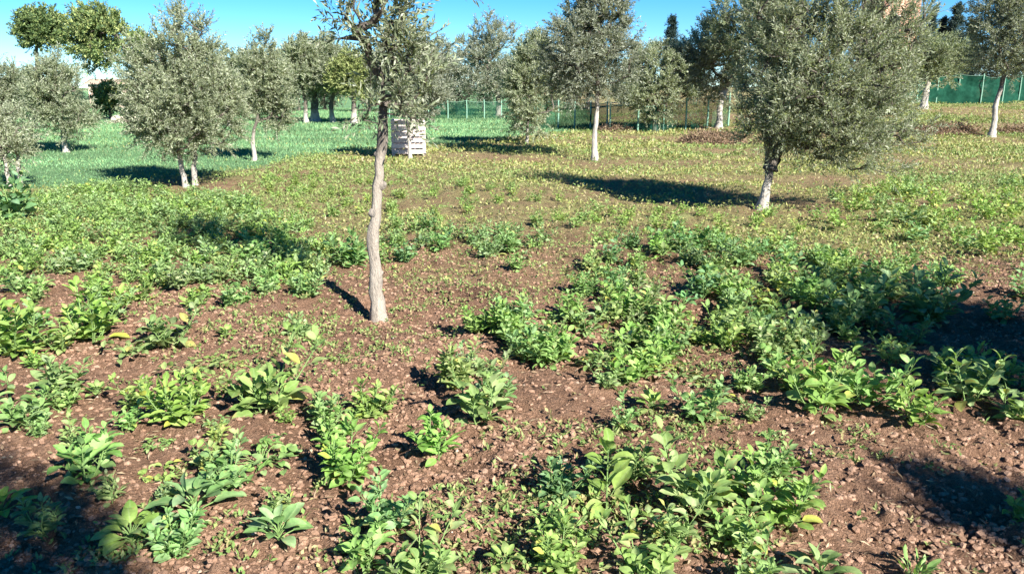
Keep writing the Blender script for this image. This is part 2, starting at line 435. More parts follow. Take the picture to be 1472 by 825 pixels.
def olive(base, bbox, label, trunks=None, r0=.05, n=150, twigs=6, per=12, L=.07, W=.017, barkm=None, pal=OLIVE, w=(.30, .45, .25), depth=1.0, color=(1, 1, 1), extra=None, up=.55, gap=.05, twl=.28, fork=None, name='olive_tree', group=OG, cat='olive tree', mleaf=None, shape='egg', clump=2.2, lean=0, twig_r=.002):
    x, y, z = spot(*base)
    sc_ = (y*CP + (CAM_H-z)*SP)/FPX
    x0, t0, x1, b0 = bbox
    zt, zb = height_at(x, y, t0)-z, height_at(x, y, b0)-z
    cx = ((x0+x1)/2-base[0])*sc_; rx = (x1-x0)/2*sc_; rz = (zt-zb)/2; cz = (zt+zb)/2
    rx = max(.12, rx*.91); rzz = max(.15, rz-.02); n = int(n*1.75); gap -= .12
    if L > .062: per = int(per*1.75); twigs += 1; L *= .8; W *= .98
    if shape == 'egg': blobs = [(cx, 0, cz-rzz*.12, rx, rx*depth, rzz*.88), (cx+rx*.12, 0, cz+rzz*.45, rx*.62, rx*.62*depth, rzz*.55), (cx-rx*.35, -.1*rx, cz-rzz*.1, rx*.6, rx*.6, rzz*.6)]
    elif shape == 'round': blobs = [(cx, 0, cz, rx, rx*depth, rzz)]
    elif shape == 'cone': blobs = [(cx, 0, cz-rzz*(.6-.4*k), rx*(1-.27*k), rx*(1-.27*k), rzz*.42) for k in range(4)]
    if extra:
        for (ex0, et0, ex1, eb0, eyoff) in extra:
            a, b = height_at(x, y, et0)-z, height_at(x, y, eb0)-z
            blobs.append((((ex0+ex1)/2-base[0])*sc_, eyoff, (a+b)/2, (ex1-ex0)/2*sc_, (ex1-ex0)/2*sc_*.8, (a-b)/2))
    if trunks is None:
        h = zb + rzz*.5
        trunks = [[(0, 0, -.06), (RNG.normal(0, .03), RNG.normal(0, .03), h*.45), (lean*.6+cx*.25, 0, h*.8), (lean+cx*.5, 0, h)]]
    tm, cm = grow_tree(trunks, r0, blobs, n, twigs, per, L, W, twl, up, pal, w, gap, fork=fork, clump=clump, twig_r=twig_r)
    t = thing(name, (x, y, z), label, cat, group)
    tme = tm.mesh('trunk', barkm or M_BARK_WASH); cme = cm.mesh('crown', mleaf or M_OLIVE, smooth=False)
    link('trunk', tme, t); link('crown', cme, t, color=color)
    return t, tme, cme
PALE = (OL_A*1.12, OL_B*1.1, OL_C*1.05)
SILV = (np.array([.18, .205, .15]), np.array([.275, .30, .23]), np.array([.41, .43, .355]))
LIME = (np.array([.15, .19, .06]), np.array([.23, .27, .09]), np.array([.31, .34, .14]))
DARK = (np.array([.045, .07, .04]), np.array([.08, .115, .065]), np.array([.13, .165, .10]))
GREEN = (np.array([.08, .13, .05]), np.array([.17, .235, .08]), np.array([.30, .34, .12]))
CONIF = (np.array([.018, .04, .035]), np.array([.03, .06, .055]), np.array([.05, .085, .075]))

# -- the slim olive in the middle
x, y, z = spot(545, 462)
tr = [(0, 0, -.08), (-.012, 0, .25), (-.015, .0, .55), (.0, 0, .75), (.035, 0, 1.05), (.075, 0, 1.3), (.085, 0, 1.5)]
blobs = [(.12, 0, 1.62, .27, .27, .30), (.05, .05, 1.95, .30, .30, .42), (.16, -.05, 2.3, .34, .32, .5), (-.05, 0, 2.6, .36, .34, .5), (.33, 0, 1.85, .2, .2, .35), (-.36, -.05, 2.2, .13, .13, .2)]
tm, cm = grow_tree([tr], .047, blobs, 120, 6, 12, .054, .0155, .23, .75, OLIVE, (.36, .42, .22), gap=.05, minr=.0045, fork=.82, clump=2.6)
# old pruning scars on the trunk
for (a, zz, r) in ((3.3, .78, .026), (3.0, 1.18, .024), (5.2, .98, .018), (.8, .35, .016)):
    c0 = np.array([.005 if zz < .9 else .06, 0, zz]); dv = np.array([math.cos(a), math.sin(a)*.7, .25])
    tube(tm, [c0+dv*.0, c0+dv*.030, c0+dv*.046], [r*1.9, r*1.3, r*.7], 9, rough=.25)
slim = thing('olive_tree', (x, y, float(ground(x, y, False))), 'slim young olive tree with bare pale trunk in the middle of the bean plot', 'olive tree', OG)
link('trunk', tm.mesh('trunk', M_BARK_SLIM), slim); link('crown', cm.mesh('crown', M_OLIVE, False), slim)
# -- the big olive at right, trunk forking low
s = spot(1095, 302); k = (s[1]*CP + CAM_H*SP)/FPX
_, BIG_T, BIG_C = olive((1095, 302), (1046, 10, 1300, 236), 'large spreading olive tree at right with a short white trunk forking low',
    trunks=[[(0, 0, -.06), (.03, 0, .3), (.08, .02, .6), (.0, -.05, .85), (-.12, -.1, 1.15)], [(.07, .02, .52), (.18, .06, .8), (.36, .1, 1.15), (.5, .05, 1.5)], [(.10, .03, .62), (.12, .3, .95), (.2, .5, 1.4)]],
    r0=.062, n=420, twigs=8, per=15, L=.056, W=.0135, shape='round', barkm=M_BARK_LOW, extra=[(1050, -90, 1190, 90, .1), (1150, -60, 1300, 110, -.1), (1225, 20, 1306, 150, 0), (1150, 130, 1306, 252, -.25), (1044, 110, 1180, 226, -.15), (1060, 70, 1200, 200, -.25)], up=.8, gap=.06, fork=.5, depth=.9, clump=3.0)
# -- left olive with two trunks
olive((268, 268), (190, 62, 364, 228), 'rounded olive tree with two leaning white trunks beside the lawn at left',
    trunks=[[(0, 0, -.06), (-.05, 0, .25), (-.08, 0, .6), (-.02, 0, 1.0)], [(.12, .08, -.06), (.11, .1, .3), (.2, .1, .7), (.3, .1, 1.1)]],
    r0=.044, n=230, twigs=7, per=13, L=.066, W=.016, extra=[(245, 20, 330, 110, 0), (190, 50, 260, 130, 0)], pal=PALE, gap=.0, fork=.6, barkm=M_BARK_WASH)
olive((20, 272), (-60, 150, 62, 240), 'small pale olive with twin thin white trunks at the left edge of the picture',
    trunks=[[(-.07, 0, -.05), (-.06, 0, .3), (-.12, 0, .9)], [(.11, 0, -.05), (.12, 0, .3), (.16, 0, .9)]], r0=.035, n=80, twigs=5, per=10, L=.07, W=.018, pal=PALE, w=(.25, .45, .3))
olive((95, 219), (50, 72, 142, 205), 'egg-shaped olive on the lawn, second tree from the left edge', n=130, r0=.075, L=.085, W=.021, pal=PALE, twl=.33)
olive((24, 205), (-45, 88, 66, 185), 'dusky olive behind the twin-trunked one at the far left', n=120, r0=.08, L=.1, W=.026, twl=.35)
olive((366, 232), (346, 45, 424, 205), 'upright olive behind the rounded left tree, with a short white trunk foot', n=130, r0=.05, L=.08, W=.02, twl=.3, pal=PALE)
olive((440, 178), (404, 56, 468, 140), 'olive in the back row with the thinnest pale trunk, left of a thicker trunk', n=80, r0=.1, L=.15, W=.04, twl=.5, pal=PALE)
olive((453, 177), (420, 52, 502, 138), 'broad olive in the back row on a thick white trunk', n=100, r0=.2, L=.15, W=.04, twl=.5, pal=PALE)
olive((479, 178), (456, 66, 522, 140), 'small olive in the back row between the thick trunk and the yellow-green tree', n=80, r0=.12, L=.15, W=.04, twl=.5)
olive((509, 179), (484, 80, 536, 138), 'yellow-green leafy tree at the right end of the back row', n=80, r0=.13, L=.15, W=.045, twl=.5, pal=LIME, name='leafy_tree', group=None, cat='tree', mleaf=M_FOL)
olive((330, 183), (298, 74, 374, 160), 'olive glimpsed between the rounded left tree and the upright one behind it', n=80, r0=.08, L=.14, W=.037, twl=.45)
olive((547, 178), (520, 68, 580, 148), 'olive half hidden behind the slim trunk, right of the yellow-green tree', n=80, r0=.09, L=.14, W=.037, twl=.45, pal=SILV)
olive((228, 196), (205, 90, 275, 172), 'small olive glimpsed under the left side of the rounded left tree', n=80, r0=.05, L=.12, W=.03, twl=.38)
olive((590, 229), (560, 62, 648, 172), 'young olive with a thin whitewashed trunk in front of the pale slatted crate', n=90, r0=.04, L=.09, W=.022, twl=.3, pal=SILV, w=(.4, .4, .2))
olive((617, 170), (592, 60, 668, 150), 'grey olive on two thin white trunks behind the slatted crate', trunks=[[(-.15, 0, -.05), (-.15, 0, .9), (-.1, 0, 1.8)], [(.2, .2, -.05), (.2, .2, .9), (.3, .2, 1.8)]], n=80, r0=.07, L=.15, W=.04, twl=.5, pal=SILV)
olive((717, 168), (646, 22, 764, 148), 'silvery thin-leaved olive standing between two lawn shadows', n=110, r0=.16, L=.15, W=.04, twl=.55, pal=SILV, w=(.35, .38, .27), gap=.12)
olive((757, 208), (722, 45, 806, 202), 'light leafy olive with branches down to the ground, left of a tall slender trunk', n=140, r0=.05, L=.095, W=.024, twl=.32, pal=PALE, w=(.3, .45, .25), gap=.08)
olive((855, 231), (768, 0, 922, 150), 'tall olive with a long straight slender trunk at centre right', trunks=[[(0, 0, -.06), (-.02, 0, .5), (.01, 0, 1.0), (.03, 0, 1.6), (.0, 0, 2.0)]], n=220, r0=.062, twigs=6, per=13, L=.085, W=.02, twl=.33, extra=[(800, -70, 900, 40, 0)], barkm=M_BARK_PALE, pal=SILV, w=(.45, .4, .15))
olive((941, 189), (884, 62, 998, 174), 'round-headed pale olive in front of the green net, right of the slender trunk', n=140, r0=.085, L=.11, W=.028, twl=.38, pal=PALE, shape='round')
olive((1033, 185), (955, 18, 1066, 150), 'grey olive with a tall forked pale trunk behind the large right tree', trunks=[[(0, 0, -.06), (.0, 0, .7), (.05, 0, 1.3), (.0, 0, 1.8)], [(.03, 0, 1.1), (.25, 0, 1.6), (.4, 0, 2.2)]], n=150, r0=.11, L=.11, W=.027, twl=.4, barkm=M_BARK_PALE, pal=SILV, w=(.45, .4, .15))
olive((1110, 190), (1008, -70, 1150, 120), 'tall dark olive rising behind the left shoulder of the large tree', n=150, r0=.11, L=.11, W=.027, twl=.42, w=(.6, .3, .1))
olive((1327, 157), (1284, 48, 1390, 122), 'mushroom-shaped olive by the green net fence at right', n=110, r0=.16, L=.14, W=.036, twl=.5, barkm=M_BARK_PALE, w=(.5, .4, .1))
olive((1425, 197), (1368, -70, 1510, 118), 'tall grey olive at the right edge on a bent white trunk', n=200, r0=.085, L=.1, W=.025, twl=.4, trunks=[[(0, 0, -.06), (.03, 0, .45), (-.02, 0, .95), (.1, 0, 1.5), (.12, 0, 2.0)]], pal=SILV, w=(.5, .38, .12), barkm=M_BARK_PALE)
# -- olive beyond the right border, plus two unseen slender ones added for corner shade
place_tree('olive_tree', (5.0, 3.1, float(ground(5.0, 3.1, False))), 'spreading olive just outside the right border', 'olive tree', BIG_T, BIG_C, OG, 4.0, .85)
tm, cm = grow_tree([[(0, 0, -.08), (-.02, 0, .6), (.03, 0, 1.2), (0, 0, 2.0)]], .05, [(0, 0, 2.85, .40, .40, .62), (.1, .05, 2.3, .36, .36, .4)], 190, 7, 13, .056, .017, .2, .6, OLIVE, gap=-.2, minr=.0045, fork=.7)
SLT, SLC = tm.mesh('trunk', M_BARK_SLIM), cm.mesh('crown', M_OLIVE, False)
for (bx, by, rz, s_, lb) in ((1.0, -1.38, .6, 1.05, 'slender young olive added unseen behind the viewpoint to shade the bottom left corner'), (5.0, -1.15, 2.1, 1.0, 'slender young olive added out of view to shade the bottom right corner')):
    place_tree('olive_tree', (bx, by, float(ground(bx, by, False))), lb, 'olive tree', SLT, SLC, OG, rz, s_)

# -- far trees
olive((216, 177), (112, 12, 196, 96), 'tall bright green tree towering behind the lawn at left', trunks=[[(0, 0, -.1), (-.1, 0, 1.5), (-.5, 0, 2.8), (-1.4, 0, 4.2)]], n=110, gap=.15, r0=.12, L=.17, W=.06, twl=.55, pal=GREEN, name='tall_tree', group=None, cat='tree', mleaf=M_FOL, barkm=M_BARK, extra=[(185, 50, 240, 95, 0)], shape='round')
olive((62, 176), (50, 18, 102, 70), 'tall dark-leaved tree rising behind the leftmost olives', n=70, r0=.1, L=.17, W=.06, twl=.5, pal=GREEN, w=(.55, .35, .1), name='tall_tree', group=None, cat='tree', mleaf=M_FOL, barkm=M_BARK, shape='round')
olive((160, 173), (140, 122, 186, 160), 'low yellow-green bush in front of the far shed', n=60, r0=.08, L=.16, W=.06, twl=.4, pal=LIME, name='leafy_bush', group=None, cat='bush', mleaf=M_FOL, barkm=M_BARK)
cx_, cy_, cz_ = spot(1330, 150)
tm, cm = grow_tree([[(0, 0, -.1), (0, 0, 2), (0, 0, 5.2)]], .09, [(0, 0, 1.6+k*.95, .95*(1-.135*k), .95*(1-.135*k), .8) for k in (0, 1, 2, 3, 3, 3, 4, 4, 4, 4, 4, 5, 5, 5, 5, 5, 5, 5, 5, 5)], 330, 9, 10, .16, .05, .4, .25, CONIF, fork=.12, twig_r=0)
CYT, CYC = tm.mesh('trunk', M_BARK), cm.mesh('crown', M_FOL, False)
CG = 'dark conifers beyond the fence'
for (px, top, d, lb) in ((1329, 18, 55, 'dark spire-shaped conifer standing leftmost in the right sky gap'), (1346, 24, 57, 'dark conifer in the middle of the right sky gap'), (1364, 4, 56, 'tallest dark conifer beside the right edge olive'), (1386, 30, 58, 'dark conifer half hidden by the right edge olive'), (962, 22, 56, 'lone dark conifer left of the big right-hand trees'), (974, 60, 60, 'shorter dark conifer tucked behind the lone one')):
    xx = (px-736)/FPX*d*CP; gz = float(ground(xx, d)); h = height_at(xx, d, top)-gz
    t = place_tree('conifer_tree', (xx, d, gz), lb, 'conifer', CYT, CYC, CG, px*.7, h/7.4)
BT = []
for q in range(3):
    tm, cm = grow_tree([[(0, 0, -.1), (.05, 0, .8), (0, 0, 1.6)]], .12, [(0, 0, 2.1, 1.5, 1.5, 1.5), (.5, 0, 2.9, 1.1, 1.1, 1.1), (-.6, 0, 1.4, 1.2, 1.2, 1.1)], 130, 6, 9, .19, .065, .5, .3, DARK, (.5, .38, .12), fork=.3, twig_r=0, gap=-.1)
    BT.append((tm.mesh('trunk', M_BARK), cm.mesh('crown', M_FOL, False)))
BG = 'dark evergreen trees closing the view behind the grove'
far = [(-40, 120, 52, 'beyond the left border'), (30, 100, 55, 'behind the leftmost olives'), (112, 150, 60, 'left of the far shed'), (215, 105, 54, 'behind the rounded left olive'), (300, 92, 52, 'behind the right side of the rounded left olive'), (385, 88, 56, 'behind the upright left olive'), (428, 96, 54, 'left of the thick white trunk in the back row'), (466, 92, 56, 'right of the thick white trunk in the back row'), (530, 100, 52, 'right of the yellow-green tree'), (575, 92, 55, 'behind the slim olive trunk'), (655, 98, 50, 'behind the slatted crate, above the lawn'), (695, 84, 52, 'left of the silvery olive trunk'), (738, 80, 54, 'right of the silvery olive trunk'), (800, 72, 52, 'above the green net panel, left of the slender trunk'), (845, 66, 54, 'behind the slender trunk'), (905, 84, 53, 'right of the slender trunk'), (990, 76, 56, 'behind the grey forked trunk on its left'), (1060, 88, 55, 'behind the grey forked trunk on its right'), (1150, 90, 52, 'behind the large right olive trunk'), (1235, 95, 54, 'behind the right half of the large olive'), (1300, 98, 56, 'left of the mushroom-shaped olive'), (1395, 66, 60, 'left of the right edge olive'), (1450, 70, 58, 'behind the right edge olive'), (1520, 60, 58, 'beyond the right border')]
for q, (px, top, d, lb) in enumerate(far):
    xx = (px-736)/FPX*d*CP; gz = float(ground(xx, d)); h = height_at(xx, d, top)-gz
    a = BT[q % 3]
    place_tree('evergreen_tree', (xx, d, gz), 'dark bushy evergreen ' + lb, 'tree', a[0], a[1], BG, q*1.3, max(.35, h/3.9), color=(1+.25*math.sin(q*2.1), 1+.2*math.sin(q*1.7), 1))

# ---------------------------------------------------------------- fence, crate, house, stones, brush
def net_mat():
    m, nt, p, out = mat('green_shade_net')
    g = nd(nt, 'ShaderNodeTexCoord'); t = tex(nt, 6, 4, .6, g.outputs['Object'])
    r = ramp(nt, t.outputs[0], [(.3, (.003, .030, .018)), (.7, (.012, .065, .04))]); nt.links.new(r.outputs[0], p.inputs['Base Color'])
    p.inputs['Roughness'].default_value = .9; p.inputs['Specular IOR Level'].default_value = .08
    tr = nd(nt, 'ShaderNodeBsdfTransparent'); mx = nd(nt, 'ShaderNodeMixShader')
    a = nd(nt, 'ShaderNodeAttribute', attribute_name='tint'); nt.links.new(a.outputs['Color'], mx.inputs[0])
    nt.links.new(tr.outputs[0], mx.inputs[1]); nt.links.new(p.outputs[0], mx.inputs[2]); nt.links.new(mx.outputs[0], out.inputs[0])
    return m
M_NET = net_mat()
def fence(pts, tops, label, dens, npost, post_col=(.20, .36, .27)):
    W3 = [spot(*p) for p in pts]
    t = thing('net_fence', W3[0], label, 'fence', 'green net fences at the back of the grove')
    o = np.array(W3[0]); nb = MB()
    P = np.array(W3); H = np.array([height_at(p[0], p[1], tp)-p[2] for p, tp in zip(W3, tops)])
    s = np.concatenate([[0], np.cumsum(np.linalg.norm(np.diff(P[:, :2], axis=0), axis=1))])
    q = np.linspace(0, s[-1], npost*8+1); B = np.stack([np.interp(q, s, P[:, a]) for a in range(3)], 1); h = np.interp(q, s, H)
    B[:, 2] = ground(B[:, 0], B[:, 1])
    rows = 7; fr = np.linspace(0.0, 1, rows)[:, None]
    sag = np.abs(np.sin(np.arange(len(q))*PI/8))**.7
    V = np.zeros((rows, len(q), 3)); V[...] = B[None]; V[..., 2] += h*fr*(1-.07*sag[None]*fr)
    V[..., 1] += .09*noise(q[None]*2.1, fr*3, 0, 5) + .05*noise(q[None]*5.3, fr*2, 0, 15); V[..., 2] += fr*.07*h*noise(q[None]*.8+fr*0, 0, 0, 16)
    i = np.arange(rows-1)[:, None]*len(q); j = np.arange(len(q)-1)[None]; n = len(q)
    al = np.clip(dens + .2*noise(q[None]*1.3+fr*0, fr*2+0*q[None], 0, 6), 0, 1).reshape(-1)
    C = np.stack([al]*3+[al*0+1], -1)
    nb.add(V-o, np.stack([i+j, i+j+1, i+n+j+1, i+n+j], -1).reshape(-1, 4), C)
    link('net', nb.mesh('net', M_NET), t)
    rail = MB(); tube(rail, (V[-1]-o)+np.array([0, -.012, .005]), np.full(n, .008), 5, (*post_col, 1)); link('top_wire', rail.mesh('top_wire', M_WOOD), t)
    for k in range(0, n, 8):
        pm = MB(); b = B[k]-o
        tube(pm, [b+np.array([0, -.04, -.1]), b+np.array([.01, -.04, h[k]*.5]), b+np.array([0, -.04, h[k]+.05])], [.034, .032, .03], 8, (*post_col, 1))
        link('post', pm.mesh('post', M_WOOD), t)
fence([(772, 186), (808, 185), (872, 187)], [143, 143, 148], 'low green net fence with pale posts between two olives at centre right', .72, 4)
fence([(876, 190), (935, 190), (1046, 182)], [150, 148, 136], 'sagging green net fence under the round-headed pale olive', .62, 5)
fence([(560, 172), (660, 172), (768, 170)], [148, 146, 142], 'far green net fence along the back of the lawn', .55, 8)
fence([(1288, 150), (1360, 149), (1432, 149), (1530, 148)], [112, 108, 107, 108], 'dense dark green net fence behind the mushroom-shaped olive', 1.05, 9)
# pale slatted crate
x, y, z = spot(588, 223); k = (y*CP+CAM_H*SP)/FPX
cr = thing('slatted_crate', (x, y, float(ground(x, y))), 'pale weathered slatted crate standing on the grass behind the slim olive trunk', 'crate', rz=.12)
Wc, Hc, Dc = 46*k, .86, .62
pc = (.66, .57, .52, 1)
for sx in (-1, 1):
    for sy in (-1, 1):
        b = MB(); box(b, (sx*(Wc/2-.03), sy*Dc/2, Hc/2), (.06, .06, Hc), col=(.58, .52, .46, 1)); link('post', b.mesh('post', M_WOOD, False), cr)
for r in range(6):
    for sy in (-1, 1):
        b = MB(); box(b, (0, sy*(Dc/2+.043), .1+r*.138), (Wc+.02, .02, .098), col=tuple(np.array(pc)*RNG.uniform(.85, 1.1))); link('slat', b.mesh('slat', M_WOOD, False), cr)
    for sx in (-1, 1):
        b = MB(); box(b, (sx*(Wc/2+.012), 0, .1+r*.138), (.02, Dc-.08, .098), col=tuple(np.array(pc)*RNG.uniform(.85, 1.1))); link('slat', b.mesh('slat', M_WOOD, False), cr)
b = MB(); box(b, (0, 0, .06), (Wc-.08, Dc-.08, .03), col=pc); link('floor_board', b.mesh('floor_board', M_WOOD, False), cr)
# far buildings
def house(px, py, d, w, dep, h, wallc, label, win):
    xx = (px-736)/FPX*d*CP; gz = float(ground(xx, d))
    t = thing('house', (xx, d, gz), label, 'house')
    b = MB(); box(b, (0, 0, h/2-.2), (w, dep, h+.4), col=(*wallc, 1)); link('wall', b.mesh('wall', M_WALL, False), t)
    r = MB(); ov = .25; z0 = h+.012; rh = w*.16
    V = [(-w/2-ov, -dep/2-ov, z0), (w/2+ov, -dep/2-ov, z0), (w/2+ov, dep/2+ov, z0), (-w/2-ov, dep/2+ov, z0), (-w/2-ov, 0, z0+rh), (w/2+ov, 0, z0+rh)]
    r.add(V, [[0, 1, 5, 4], [2, 3, 4, 5], [3, 2, 1, 0]], (.45, .33, .25, 1)); r.add([V[0], V[4], V[3]], [[0, 1, 2]], (.45, .33, .25, 1)); r.add([V[1], V[2], V[5]], [[0, 1, 2]], (.45, .33, .25, 1))
    link('roof', r.mesh('roof', M_ROOF, False), t)
    for (wx, wz, ww, wh, nm) in win:
        f = MB(); box(f, (wx, -dep/2-.02, wz), (ww, .06, wh), col=(.55, .5, .44, 1)); fo = link(nm, f.mesh(nm, M_WALL, False), t)
        g = MB(); box(g, (wx, -dep/2-.06, wz), (ww*.8, .03, wh*.84), col=(.05, .055, .06, 1)); link('pane' if nm == 'window' else 'door_leaf', g.mesh('pane', M_ROOF, False), fo)
    return t
house(1267, 150, 62, 2.6, 4, 7.6, (.62, .36, .26), 'tall terracotta house mostly hidden behind the large right olive', [(-.35, 5.2, .6, 1.0, 'window'), (-.35, 2.6, .6, 1.0, 'window'), (.4, 1.05, .8, 2.0, 'door')])
house(158, 165, 64, 2.4, 2, 1.75, (.62, .47, .38), 'small pinkish shed seen far off between the left olives', [(.5, .85, .55, 1.6, 'door')])
def stone_mesh(seed, flat=.6):
    rs = np.random.default_rng(seed); nu, nv = 14, 9
    u = np.arange(nu)*2*PI/nu; v = np.linspace(0, PI, nv)
    P = np.stack([np.cos(u)[None]*np.sin(v)[:, None], np.sin(u)[None]*np.sin(v)[:, None], np.cos(v)[:, None]+0*u[None]], -1)
    r = 1 + .28*noise(P[..., 0]*1.5+seed, P[..., 1]*1.5, P[..., 2]*1.5, seed) + .12*noise(P[..., 0]*4, P[..., 1]*4+seed, P[..., 2]*4, seed+3)
    P = P*r[..., None]*np.array([1, .8, flat]); i = np.arange(nv-1)[:, None]*nu; j = np.arange(nu)[None]
    return P.reshape(-1, 3), np.stack([i+j, i+nu+j, i+nu+(j+1) % nu, i+(j+1) % nu], -1).reshape(-1, 4)
for q, (px, py, w, lb) in enumerate(((172, 178, 26, 'flat pale boulder at the far left of the lawn, nearest the bush'), (187, 176, 20, 'upright pale boulder in the middle of the far lawn stones'), (203, 180, 16, 'small pale boulder half behind the rounded left olive'))):
    x, y, z = spot(px, py); r = w/2*y/FPX; V, F = stone_mesh(q+3)
    b = MB(); b.add(V*r, F, (.55, .50, .40, 1)); tag(link('boulder', b.mesh('boulder', M_STONE), loc=(x, y, float(ground(x, y))+r*.3)), lb, 'boulder', 'pale boulders on the far lawn')
def brush(px0, px1, py, hp, label, n=700):
    a, c = np.array(spot(px0, py)), np.array(spot(px1, py)); k = a[1]/FPX; h = hp*k; L = np.linalg.norm(c-a)
    o = (a+c)/2; o[2] = float(ground(o[0], o[1])); t = thing('brush_pile', o, label, 'brush pile', 'heaps of pruned branches')
    u = RNG.uniform(-1, 1, n); env = (1-u**2)**.6*(.75+.35*noise(u*4, u*0+px0, 0, 2)); w = RNG.normal(0, .28*h+.1, n)
    B = np.stack([u*L/2, w, np.abs(RNG.uniform(0, 1, n))*h*env*np.exp(-(w/(h*.9))**2)], 1); B[:, 2] += ground(B[:, 0]+o[0], B[:, 1]+o[1], False)-o[2]
    D = unit(np.stack([RNG.normal(0, 1, n), RNG.normal(0, .6, n), RNG.normal(.15, .35, n)], 1)); l = RNG.uniform(.2, .6, n)[:, None]
    m = MB(); col = np.repeat(np.hstack([np.array([[.21, .145, .10]])*RNG.uniform(.5, 1.7, (n, 1)), np.ones((n, 1))]), 6, 0)
    sticks(m, B-D*l/2, B+D*l/2, np.full(n, .010), col); link('twigs', m.mesh('twigs', M_TWIG), t)
    ii = RNG.integers(0, n, n*5); P = B[ii]+RNG.normal(0, .09, (n*5, 3)); P[:, 2] = np.maximum(P[:, 2], .01)
    lf = MB(); rhombs(lf, P, rand_dirs(n*5), rand_dirs(n*5), RNG.uniform(.06, .13, n*5), RNG.uniform(.02, .04, n*5), leaf_cols(n*5, (np.array([.28, .19, .12]), np.array([.18, .13, .08]), np.array([.34, .28, .17]))))
    link('dead_leaves', lf.mesh('dead_leaves', M_WEED, False), t)
brush(1308, 1408, 193, 16, 'low brown heap of pruned branches left of the right edge olive')
brush(1430, 1520, 192, 12, 'brown heap of pruned branches right of the right edge olive', 500)
brush(985, 1062, 206, 26, 'brown heap of cut branches around the grey forked trunk', 900)
brush(866, 905, 190, 12, 'small brown heap of cuttings at the end of the low net fence', 300)

